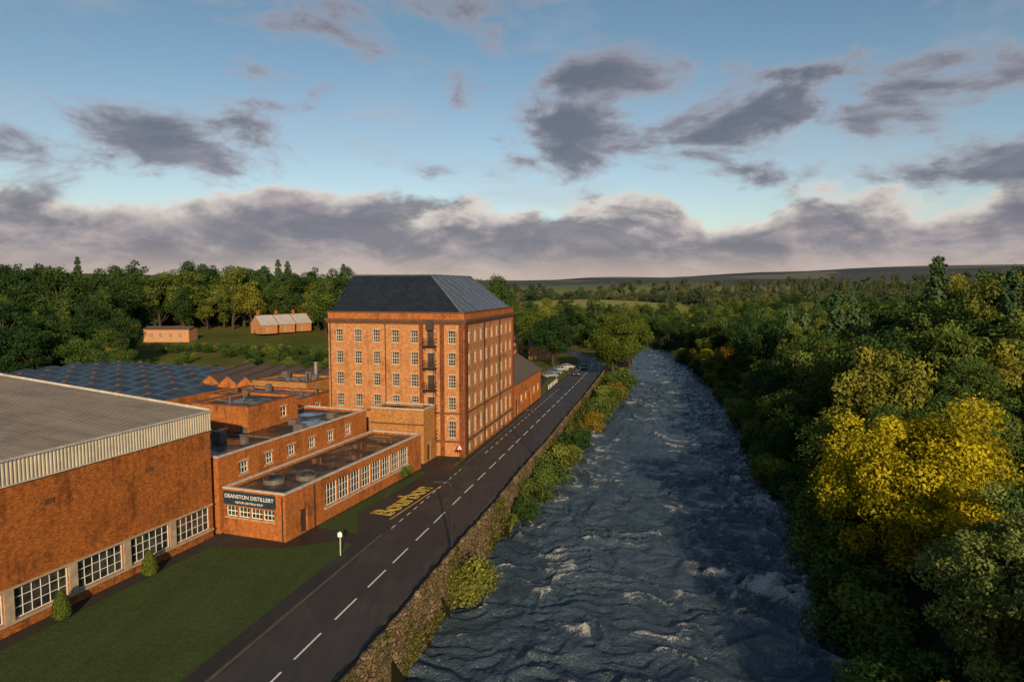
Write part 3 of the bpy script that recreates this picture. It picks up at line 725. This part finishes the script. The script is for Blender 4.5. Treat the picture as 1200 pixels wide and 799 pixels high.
def broadleaf(name,H,R,ncl,nleaf,leaf,seed,cb=.25,mats=None,lump=.33,asym=.35,flat_=.75,dome=0.):
    r=np.random.default_rng(seed)
    d=unit(r.normal(size=(ncl,3)));rad=r.random(ncl)**.42*.8
    az=np.arctan2(d[:,1],d[:,0]);ph=r.random(4)*6.28
    lob=1+asym*(.5*np.sin(az*2+ph[0])+.35*np.sin(az*3+ph[1])+.3*np.sin(az*5+ph[2]+d[:,2]*3))
    hz=H*(1-cb)/2;zc=H*(1+cb)/2
    C=np.stack([d[:,0]*rad*R*lob,d[:,1]*rad*R*lob,zc+d[:,2]*rad*hz*(1+.25*r.normal(size=ncl)*.6)],1)
    C[:,2]=np.clip(C[:,2],H*cb*.7,H*.97)
    rc=R*lump*(.55+.75*r.random(ncl))
    w=rc**2;w/=w.sum();idx=r.choice(ncl,nleaf,p=w)
    ld=unit(r.normal(size=(nleaf,3))+np.array([0,0,.35]))
    rr=.45+.6*r.random(nleaf)**.6;st=r.random(nleaf)<.12;rr[st]*=1.3
    P=C[idx]+ld*(rc[idx]*rr)[:,None]*np.array([1,1,flat_])
    P[:,2]=np.maximum(P[:,2],.2)
    N=unit(ld+np.array([0,0,.3])+.75*r.normal(size=(nleaf,3)))
    ct=r.random(ncl)
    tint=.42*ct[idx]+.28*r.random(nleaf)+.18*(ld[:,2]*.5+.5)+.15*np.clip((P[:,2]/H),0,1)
    tubes=[]
    k=7;tp=np.array([[.25*np.sin(i*1.1+seed),.25*np.cos(i*1.7+seed),H*.82*i/k] for i in range(k+1)]);tp[0]=[0,0,-.8]
    tr=np.linspace(.028*H,.005*H,k+1);tubes.append((tp,tr))
    for j in r.choice(ncl,min(16,ncl),replace=False):
        c=C[j];f=np.clip(c[2]/H-.22,.15,.75);i=f/.82*k;a=tp[int(i)];mid=(a+c)/2+np.array([0,0,-.04*H])*1
        tubes.append(([a,mid,c],[.011*H,.007*H,.003*H]))
    return mesh_leaves(name,quads(P,N,leaf,r),tint,tubes,mats)
def conifer(name,H,R,nl,leaf,seed,mats,droop=.25):
    r=np.random.default_rng(seed);P=[];N=[];T=[];tubes=[]
    lay=int(H*1.3);per=nl//lay
    for i in range(lay):
        z=H*(.08+.9*(i/lay))+.2*r.normal();rad=R*(1-(z/H))**.75*(.7+.55*r.random())+.15
        nb=9;ang=r.random()*6.28+np.arange(nb)*6.28/nb+.25*r.normal(size=nb)
        bl=.5+.6*r.random(nb);k=r.integers(0,nb,per);f=r.random(per)**.6
        a=ang[k]+.18*r.normal(size=per)*(1.1-f*.5);rr=f*rad*bl[k]
        zz=z-droop*rr+.18*rad*f*f+.18*r.normal(size=per)
        P.append(np.stack([rr*np.cos(a),rr*np.sin(a),zz],1))
        N.append(unit(np.stack([np.cos(a)*.6,np.sin(a)*.6,np.full(per,.7)],1)+.5*r.normal(size=(per,3))))
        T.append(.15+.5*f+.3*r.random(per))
    tubes.append(([(0,0,-.8),(0,0,H*.5),(0,0,H*.98)],[.018*H,.01*H,.02]))
    return mesh_leaves(name,quads(np.concatenate(P),np.concatenate(N),leaf,r,.4),np.concatenate(T),tubes,mats)

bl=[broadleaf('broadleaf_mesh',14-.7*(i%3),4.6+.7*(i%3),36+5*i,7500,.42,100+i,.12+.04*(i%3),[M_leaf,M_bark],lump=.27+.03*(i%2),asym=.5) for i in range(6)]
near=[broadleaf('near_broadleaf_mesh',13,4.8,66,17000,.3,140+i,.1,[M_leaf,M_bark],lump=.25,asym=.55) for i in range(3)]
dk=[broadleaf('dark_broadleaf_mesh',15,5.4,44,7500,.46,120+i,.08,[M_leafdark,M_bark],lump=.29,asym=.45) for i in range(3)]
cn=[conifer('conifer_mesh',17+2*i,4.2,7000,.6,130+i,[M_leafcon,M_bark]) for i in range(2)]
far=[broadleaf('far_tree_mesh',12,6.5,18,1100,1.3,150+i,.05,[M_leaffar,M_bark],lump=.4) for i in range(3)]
farc=[conifer('far_conifer_mesh',15,3.2,700,1.2,160,[M_leaffar,M_bark])]
shr=[broadleaf('shrub_mesh',3.2,2.1,22,3200,.26,170+i,.0,[M_leaf,M_bark],lump=.4) for i in range(3)]
shr2=[broadleaf('rust_shrub_mesh',2.6,1.8,18,2500,.24,180,.0,[M_leafrust,M_bark],lump=.4)]
def inst(me,x,y,s,parent,name='tree',z=None,sz=1.,dz=-.2):
    o=bpy.data.objects.new(name,me);z=float(terrain(x,y)) if z is None else z
    o.location=(x,y,z+dz);o.rotation_euler=(0,0,random.random()*6.28);o.scale=(s,s,s*sz);o.parent=parent;COL.objects.link(o);return o

wd=empty('woodland')
R_=np.random.default_rng(5)
cnt=0
skip=[(35.5,57,8.5),(31,48,6.),(28.5,38,5)]
y=24.
while y<450:
    s=5.6 if y<75 else (6.8 if y<150 else 9)
    x0=float(Rf(y))+1.8;x=x0+R_.random()*s*.5
    xmax=min(1.0*y+26,330) if y<200 else .88*y+40
    while x<xmax:
        px=x+R_.normal()*s*.25;py=y+R_.normal()*s*.3
        dr=px-float(Rf(py))
        if dr>1.6 and all(math.hypot(px-a,py-b)>c for a,b,c in skip):
            q=R_.random();edge=dr<7
            sc_=(.55+.3*R_.random()) if edge else (.75+.55*R_.random()**1.3)
            if y<85: sc_*=.85
            if y>180: sc_*=.85
            if y<80: me=near[R_.integers(3)]
            elif q<.05 and not edge: me=cn[R_.integers(2)]
            elif q<.28: me=dk[R_.integers(3)]
            else: me=bl[R_.integers(6)]
            if px/max(py,1)>.6 and y>90: sc_*=1.15
            if .1<px/py<.32 and y>290: sc_*=.75
            inst(me,px,py,sc_,wd,sz=.85+.3*R_.random());cnt+=1
        x+=s*(.8+.4*R_.random())
    y+=s*.9
for (x,y) in ((92,132),(97,128),(103,136),(90,142),(110,140),(66,128),(84,112),(92,118),(75,150),(112,128),(118,150),(70,96),(76,92)):
    inst(cn[R_.integers(2)],x,y,.95+.25*R_.random(),wd,'conifer')
print('woodland',cnt)

# left background woodland
lw=empty('background_woodland');cnt=0
y=162.
while y<440:
    s=8.5 if y<300 else 11
    x=-1.0*y-30
    while x<float(Lf(y))-7:
        px=x+R_.normal()*2;py=y+R_.normal()*2;ok=False;sc_=.9+.65*R_.random()**1.5
        a=px/py
        if py<228:
            ok=a<-.57 and py>168
            if a>-.7: sc_*=.72
        elif py<285:
            ok=a<-.6 or (a>-.04 and px<float(Lf(py))-8 and abs(px-float(Cf(min(py,318))))>11 and not(-12<px<20 and py<262))
            if a>-.04: sc_*=.85
        else:
            ok=R_.random()<.92
            if -.36<a<-.31 and py<305: ok=False
            if abs(px-float(Cf(min(py,318))))<8 and py<330: ok=False
            if a<0: sc_*=1.25
            if a>.0: sc_*=.62
        if ok:
            q=R_.random();me=dk[R_.integers(3)] if q<.5 else (cn[R_.integers(2)] if q<.52 else bl[R_.integers(6)])
            inst(me,px,py,sc_,lw,sz=.85+.3*R_.random());cnt+=1
        x+=s*(.75+.5*R_.random())
    y+=s*.9
for (x,y,s) in ((-166,250,2.0),(-157,262,1.8),(-150,290,1.9),(-128,305,1.85),(-118,300,1.75),(-110,318,1.6),(-75,300,1.5),(-88,330,1.7),(-62,310,1.55),(2,262,1.25),(-4,255,1.35),(8,275,1.3),(-180,240,1.8),(-195,262,1.7),(-140,320,1.8),(-100,310,1.7),(14,285,1.3)):
    inst(dk[R_.integers(3)] if R_.random()<.6 else bl[R_.integers(6)],x,y,s,lw)
for k in range(60):
    x=-118+k*1.6;inst(shr[k%3],x,232+R_.normal()*1.2,1.0,lw,'hedge_shrub')
for k in range(60): inst(shr[k%3],-112+R_.random()*80,172+R_.random()*55,.6+.6*R_.random(),lw,'scrub')
print('left',cnt)
fw=empty('distant_woodland');cnt=0
y=440.
while y<2000:
    s=12+(y-440)*.03;x=-.9*y
    while x<.95*y:
        px=x+R_.normal()*s*.3;py=y+R_.normal()*s*.3
        infield=(abs(px-70)<85 and 510<py<700)
        m_=float(fbm(px/160,py/160,3,90))
        if (not infield) and (m_>(.45 if y<650 else .52)) and not (abs(px-70)<60 and 440<py<530):
            me=farc[0] if (R_.random()<(.35 if px>300 else .06)) else far[R_.integers(3)]
            inst(me,px,py,.75+.45*R_.random()+(y-440)*.0002,fw);cnt+=1
        x+=s*(.8+.4*R_.random())
    y+=s*.95
for k in range(160):
    px=250+R_.random()*450;py=1000+R_.random()*120+px*.1
    inst(farc[0],px,py,1.3+.4*R_.random(),fw)
print('far',cnt)

# individual trees
def single(name,me,x,y,rz=0,s=1,z=None):
    o=bpy.data.objects.new(name,me);o.location=(x,y,(float(terrain(x,y)) if z is None else z)-.1);o.rotation_euler=(0,0,rz);o.scale=(s,s,s);COL.objects.link(o);return o
single('yellow_maple_tree',broadleaf('yellow_tree_mesh',16.6,8.8,150,60000,.31,201,.04,[M_leafyel,M_bark],lump=.18,asym=.35),34.,55.5,.6,z=-.6)
single('olive_willow_tree',broadleaf('olive_tree_mesh',13,5.0,70,20000,.26,202,.08,[M_leafolive,M_bark],lump=.22),28.2,38.,.3)
single('riverside_tree',broadleaf('riverside_tree_mesh',19,8.4,80,22000,.5,203,.1,[M_leafgreen,M_bark],lump=.25,asym=.25),27.6,186,0,z=0)
single('riverside_tree',broadleaf('riverside_tree_mesh',17,7,70,16000,.5,204,.1,[M_leafgreen,M_bark],lump=.27,asym=.2),36,207,0,z=0)
single('riverside_tree',broadleaf('riverside_tree_mesh',18,7,70,14000,.55,205,.1,[M_leafdark,M_bark],lump=.27),13,213,0,z=0)
single('riverside_tree',broadleaf('riverside_tree_mesh',17,6.5,70,14000,.55,206,.1,[M_leafgreen,M_bark],lump=.27),8,235,0,z=0)
for k in range(6):
    single('rust_beech_tree',broadleaf('beech_mesh',8,3.4,26,5000,.36,210+k,.05,[M_leafrust if k%2 else M_leafyel,M_bark]),*[(62,212),(66,206),(58,150),(72,186),(63,172),(66,236)][k],0,[1.2,1.1,.9,1.2,.9,1.2][k])
for i,(x,y,s) in enumerate([(-3.8,58.5,1.3),(3.2,87,1.2),(1.6,80,.9),(5.2,93,1.3),(8.,102,1.4),(10.,109,1.5),(12.2,117,1.1),(15.8,131,1.5),(17.4,138,1.6),(20.5,150,1.4),(22.8,158,1.7),(25.2,166,1.9),(28,175,2.1)]):
    single('riverside_bush',(shr+[shr2[0]])[i%4 if i in(6,7,11,12) else i%3],x,y,i,s,z=-3.1)
r=np.random.default_rng(77);n_=60000
yy=20+r.random(n_)**1.2*196;f=r.random(n_);xw=Cf(yy)+6.1;Lb=Lf(yy);den=fbm(yy/4,f*2,3,91)-.06*(1-sm(66,90,yy))
keep=den>.42;yy,f,xw,Lb,den=yy[keep],f[keep],xw[keep],Lb[keep],den[keep]
hs=.35+.65*sm(60,95,yy)
xx=xw+(Lb-xw+.3)*f;zz=terrain(xx,yy)+r.random(len(xx))*1.5*(den-.3)*3*hs
Pn=np.stack([xx,yy,zz],1);Nn=unit(r.normal(size=Pn.shape)+[.3,-.3,.8])
me=mesh_leaves('riverbank_scrub',quads(Pn,Nn,.34,r,.35),r.random(len(Pn))*.5+.5*sm(.4,.7,fbm(xx/2,yy/2,2,92)),[],[M_leafscrub]);o=bpy.data.objects.new('riverbank_scrub',me);COL.objects.link(o)
n_=26000;yy=30+r.random(n_)*185;zz=-3.+4.2*r.random(n_);den=fbm(yy/5,zz/2.5,3,95);keep=den>.6
yy,zz=yy[keep],zz[keep];xx=Cf(yy)+(5.6-.12*zz)*1.03+.15*r.random(len(yy))
Pn=np.stack([xx,yy,zz],1);me=mesh_leaves('wall_ivy',quads(Pn,unit(np.array([1,-.2,.3])+.5*r.normal(size=Pn.shape)),.24,r,.6),r.random(len(Pn)),[],[M_leafscrub,M_bark]);o=bpy.data.objects.new('wall_ivy',me);COL.objects.link(o)
rb=empty('riverbank_shrubs')
y=24.
while y<260:
    inst(shr[R_.integers(3)],float(Rf(y))+1.2+R_.normal()*1.,y,1.0+.9*R_.random(),rb,'shrub',z=-3.6);y+=2.3 if y<120 else 4
# boulders at the rapids
M_rock=mat_plain('wet_rock',(.05,.042,.035),.35,scale=2)
def boulder(x,y,s,seed):
    rr=np.random.default_rng(seed);u_,v_=np.meshgrid(np.linspace(0,2*np.pi,15),np.linspace(.02,np.pi-.02,9))
    k=1+.35*(vnoise(np.cos(u_)*1.6+seed,v_*1.5+np.sin(u_),seed)-.5)*2;k[:,-1]=k[:,0]
    o=grid_mesh('river_boulder',s*k*np.cos(u_)*np.sin(v_),.8*s*k*np.sin(u_)*np.sin(v_),.6*s*k*np.cos(v_),M_rock,smoothf=False);o.location=(x,y,-3.65)
for i,(x,y,s) in enumerate([(25.5,61,1.1),(27.5,63,.8),(23.,62.4,.6),(6.3,54.4,.6),(31,84,.9),(28.6,57,1.)]): boulder(x,y,s,i+1)
def topiary(x,y,H=2.3,R=.62):
    r=np.random.default_rng(int(abs(x*7)));n=5000;h=r.random(n)**.8;a=r.random(n)*6.283
    rad=R*np.sin(np.clip((1-h)*1.15+.12,0,1)*math.pi*.5)*(.85+.2*r.random(n))*np.where(h<.1,.8,1)
    P=np.stack([rad*np.cos(a),rad*np.sin(a),.25+h*(H-.25)],1)
    N=unit(np.stack([np.cos(a),np.sin(a),np.full(n,.5)],1)+.6*r.normal(size=(n,3)))
    me=mesh_leaves('topiary',quads(P,N,.13,r),r.random(n),[([(0,0,-.1),(0,0,.5)],[.06,.06])],[M_leafgreen,M_bark])
    single('topiary_conifer',me,x,y,0,1,0)
topiary(-31.4,57.4);topiary(-33.9,49.6)
single('garden_shrub',shr[1],-14.2,87.5,0,.55,0)
# painted yellow lettering on the forecourt
ang=math.atan2(1,.34)
e=empty('painted_bay_lettering',(-12.7,78.0,.03),ang)
c=bpy.data.curves.new('letters','FONT');c.body='Bourbon';c.size=3.3;c.align_x='CENTER';c.align_y='CENTER';c.fill_mode='NONE';c.bevel_depth=.095;c.bevel_resolution=0;c.resolution_u=4
o=bpy.data.objects.new('letters',c);COL.objects.link(o);o.parent=e;c.materials.append(M_ypaint);o.scale=(.95,1.05,.08);o.location=(.3,0,0)
b=MB()
b.box(-6.2,6.4,-1.75,-1.63,-.006,.006)
b.done('bay_line',M_ypaint,e)

# ------------------------------------------------------------ street furniture
def street_lamp(y):
    x=float(Cf(y))+4.6;e=empty('street_lamp',(x,y,.1),0)
    b=MB();b.cyl((0,0,0),(0,0,1.2),.14,.13,10);b.cyl((0,0,1.2),(0,0,6.3),.105,.08,10);b.cyl((0,0,6.3),(-.25,0,6.65),.06,.055,8);b.cyl((-.25,0,6.65),(-1.0,0,6.75),.055,.05,8);b.done('column',M_iron,e)
    h=MB();h.box(-1.65,-.95,-.14,.14,6.7,6.84);h.box(-1.6,-1.0,-.1,.1,6.66,6.699,1);h.done('lantern',[M_iron,M_glass],e)
for y in (62.3,99.4,141.6,186): street_lamp(y)
e=empty('warning_sign',(-7.4,95.,.0),math.radians(-8))
b=MB();b.cyl((0,0,0),(0,0,2.9),.04,n=8);b.done('post',M_iron,e)
b=MB();b.face([(-.5,-.06,1.9),(.5,-.06,1.9),(0,-.06,2.78)],0);b.face([(-.32,-.07,2.0),(.32,-.07,2.0),(0,-.07,2.56)],1);b.face([(-.5,-.045,1.9),(0,-.045,2.78),(.5,-.045,1.9)],2)
b.box(-.05,.05,-.078,-.072,2.07,2.3,2);b.done('triangle_plate',[M_redpaint,M_white,M_iron],e)
e=empty('marker_post',(-15.9,61.5,0))
b=MB();b.cyl((0,0,0),(0,0,2.3),.06,n=8);b.box(-.2,.2,-.1,-.07,1.9,2.3,1);b.box(-.1,.1,-.1,.1,2.3,2.36,1);b.done('post_and_plate',[M_coping,M_white],e)

# cars
def car(x,y,rz,col,name='parked_car'):
    e=empty(name,(x,y,.02),rz)
    paint=mat_plain('car_paint',col,.25,.3,var=.03,spec=.6)
    prof=[(-2.1,.35),(-2.15,.75),(-1.95,.95),(-1.1,1.0),(1.35,.98),(2.0,.85),(2.15,.6),(2.1,.32)]
    b=MB();w=.88
    L_=[(x_,-w,z_) for x_,z_ in prof];R2=[(x_,w,z_) for x_,z_ in prof]
    b.face(L_);b.face(R2[::-1])
    for k in range(len(prof)):
        j=(k+1)%len(prof);b.face([L_[k],R2[k],R2[j],L_[j]])
    g=MB();A4=[(-1.85,-.82,.97),(1.0,-.82,.98),(1.0,.82,.98),(-1.85,.82,.97)];T4=[(-1.35,-.66,1.42),(.25,-.66,1.42),(.25,.66,1.42),(-1.35,.66,1.42)]
    for k in range(4):
        j=(k+1)%4;g.face([A4[k],A4[j],T4[j],T4[k]])
    g.done('windows',M_glass,e)
    b.box(-1.38,.28,-.67,.67,1.42,1.48)
    for k in range(4): b.cyl(A4[k],T4[k],.05,n=5)
    for s_ in (-1,1): b.cyl((-.45,s_*.83,.97),(-.5,s_*.67,1.43),.045,n=5)
    body=b.done('body',paint,e);bv=body.modifiers.new('b','BEVEL');bv.width=.04;bv.segments=2
    t=MB()
    for xx in (-1.3,1.35):
        for s_ in (-1,1):
            t.cyl((xx,s_*.7,.33),(xx,s_*.91,.33),.33,n=16,m=0);t.cyl((xx,s_*.905,.33),(xx,s_*.925,.33),.19,n=12,m=1)
    t.done('wheels',[M_iron,M_coping],e)
    l=MB()
    for s_ in (-1,1): l.box(2.06,2.17,s_*.65-.16,s_*.65+.16,.62,.76,0);l.box(-2.17,-2.08,s_*.68-.12,s_*.68+.12,.7,.88,1)
    l.done('lights',[M_white,M_redpaint],e)
hd=math.atan2(1,.24)
car(float(Cf(190))-1.9,190,hd+math.pi,(.03,.035,.05),'car')
car(float(Cf(204))-1.9,204,hd+math.pi,(.05,.05,.06),'car')
for (x,y,c_) in ((12.2,193,(.12,.2,.35)),(14.4,200,(.4,.4,.42)),(17,206,(.5,.5,.5)),(10.5,186,(.3,.3,.32))): car(x,y,.4,c_)
e=empty('white_fence');b=MB()
for k in range(7):
    y=164+k*2.;x=float(Cf(y))-5.3
    b.box(x-.05,x+.05,y-.05,y+.05,0,1.1)
    if k<6:
        x2=float(Cf(y+2))-5.3
        for z in (.5,.95): b.cyl((x,y,z),(x2,y+2,z),.035,n=4)
b.done('rails',M_white,e)

# ------------------------------------------------------------ sun, sky, camera
sd=Vector((.17,-.985,0)).normalized();el=math.radians(18)
ts=Vector((sd.x*math.cos(el),sd.y*math.cos(el),math.sin(el)))
sl=bpy.data.lights.new('sun','SUN');sl.energy=5.;sl.angle=math.radians(.8);sl.color=(1,.77,.48)
so=bpy.data.objects.new('sun',sl);so.rotation_euler=ts.to_track_quat('Z','Y').to_euler();COL.objects.link(so);so.location=(20,-40,60)
w=bpy.data.worlds.new('World');scene.world=w;w.use_nodes=True;nt=w.node_tree
for n_ in list(nt.nodes): nt.nodes.remove(n_)
h=NH(nt);out=nt.nodes.new('ShaderNodeOutputWorld')
sky=nt.nodes.new('ShaderNodeTexSky');sky.sky_type='NISHITA';sky.sun_disc=False;sky.sun_elevation=el;sky.sun_rotation=math.atan2(sd.x,sd.y)
sky.air_density=1.;sky.dust_density=.6;sky.ozone_density=1.5
d=h.coord('Generated');sx=h.new('ShaderNodeSeparateXYZ');h.put(sx.inputs[0],d);ez=sx.outputs[2]
base=h.V('SCALE',sky.outputs[0],None,.1)
base=h.mix(h.mr(ez,.12,.42,0,1,True),h.mix(1.,base,(1.15,1.1,1.05),'MULTIPLY'),h.mix(1.,base,(.82,.95,.92),'MULTIPLY'))
vs_=h.V('MULTIPLY',d,(1,1,2.4))
nA=h.noise(vs_,5.,7,.6,.3);nB=h.noise(h.V('MULTIPLY',d,(1,1,1.6)),6.,6,.55,.1);nC=h.noise(h.V('ADD',vs_,(3,1,2)),8,6,.6,.3)
nW=h.noise(h.V('MULTIPLY',d,(1,1,3.2)),3.5,5,.6,.4)
blobs=[(-530,168,70,18,.85),(-370,180,150,45,1.05),(-300,110,100,45,.8),(-240,20,80,55,.8),(80,160,100,34,1.2),(120,105,80,36,.8),(245,145,85,28,1.2),(20,190,50,18,.8),(320,208,60,14,.8),(470,205,110,15,.9),(575,185,80,24,1.1),(545,92,100,30,1.1),(410,150,80,20,.8),(380,75,90,35,.55),(-60,205,80,14,.6)]
tot=None
for (bx,by,rx,ry,am) in blobs:
    v=Vector((bx/800,1,(335-by)/800));k=v.length;v=v/k
    dd=h.V('SUBTRACT',d,tuple(v));dd=h.V('MULTIPLY',dd,(800/rx/1.,2.,800/ry))
    q=h.M('MULTIPLY',h.mr(h.V('LENGTH',dd),0,1.9,1,0,True),am)
    tot=q if tot is None else h.M('MAXIMUM',tot,q)
s=h.M('ADD',h.M('MULTIPLY_ADD',nA,1.2,-.11),h.M('MULTIPLY',tot,.25))
mS=h.mr(s,.57,.75,0,1,True)
cS=h.mix(h.mr(s,.6,.82,0,1,True),(.40,.38,.42),(.13,.14,.185))
cS=h.mix(h.mr(nC,.45,.7,0,.45),cS,(.33,.30,.34))
t=h.M('SUBTRACT',ez,h.M('MULTIPLY',h.M('SUBTRACT',nB,.5),.2))
mB=h.mr(t,.125,.105,0,1,True)
shade=h.mr(nC,.38,.64,0,1,True)
cB=h.mix(shade,(.2,.19,.235),(.47,.40,.41))
cB=h.mix(h.mr(t,.08,.118,0,.9,True),cB,(.78,.70,.63))
cB=h.mix(h.M('MULTIPLY',h.mr(nA,.46,.58,0,.85,True),h.mr(ez,.02,.08)),cB,(.16,.16,.205))
cB=h.mix(h.mr(ez,.055,.005,0,.85,True),cB,(.56,.45,.39))
wisp=h.mr(nW,.5,.78,0,.4,True)
c=h.mix(wisp,base,(.46,.46,.5))
c=h.mix(h.M('MULTIPLY',mB,.95),c,cB)
c=h.mix(h.M('MULTIPLY',mS,h.mr(ez,.05,.12,.35,.9)),c,cS)
bg=h.new('ShaderNodeBackground');h.put(bg.inputs[0],c);bg.inputs[1].default_value=1.
nt.links.new(bg.outputs[0],out.inputs[0])
cam=bpy.data.cameras.new('camera');cam.lens=24;cam.sensor_width=36;cam.clip_end=20000;cam.clip_start=.5
co=bpy.data.objects.new('camera',cam);co.location=(0,0,25);co.rotation_euler=(math.radians(90-4.61),0,0);COL.objects.link(co);scene.camera=co
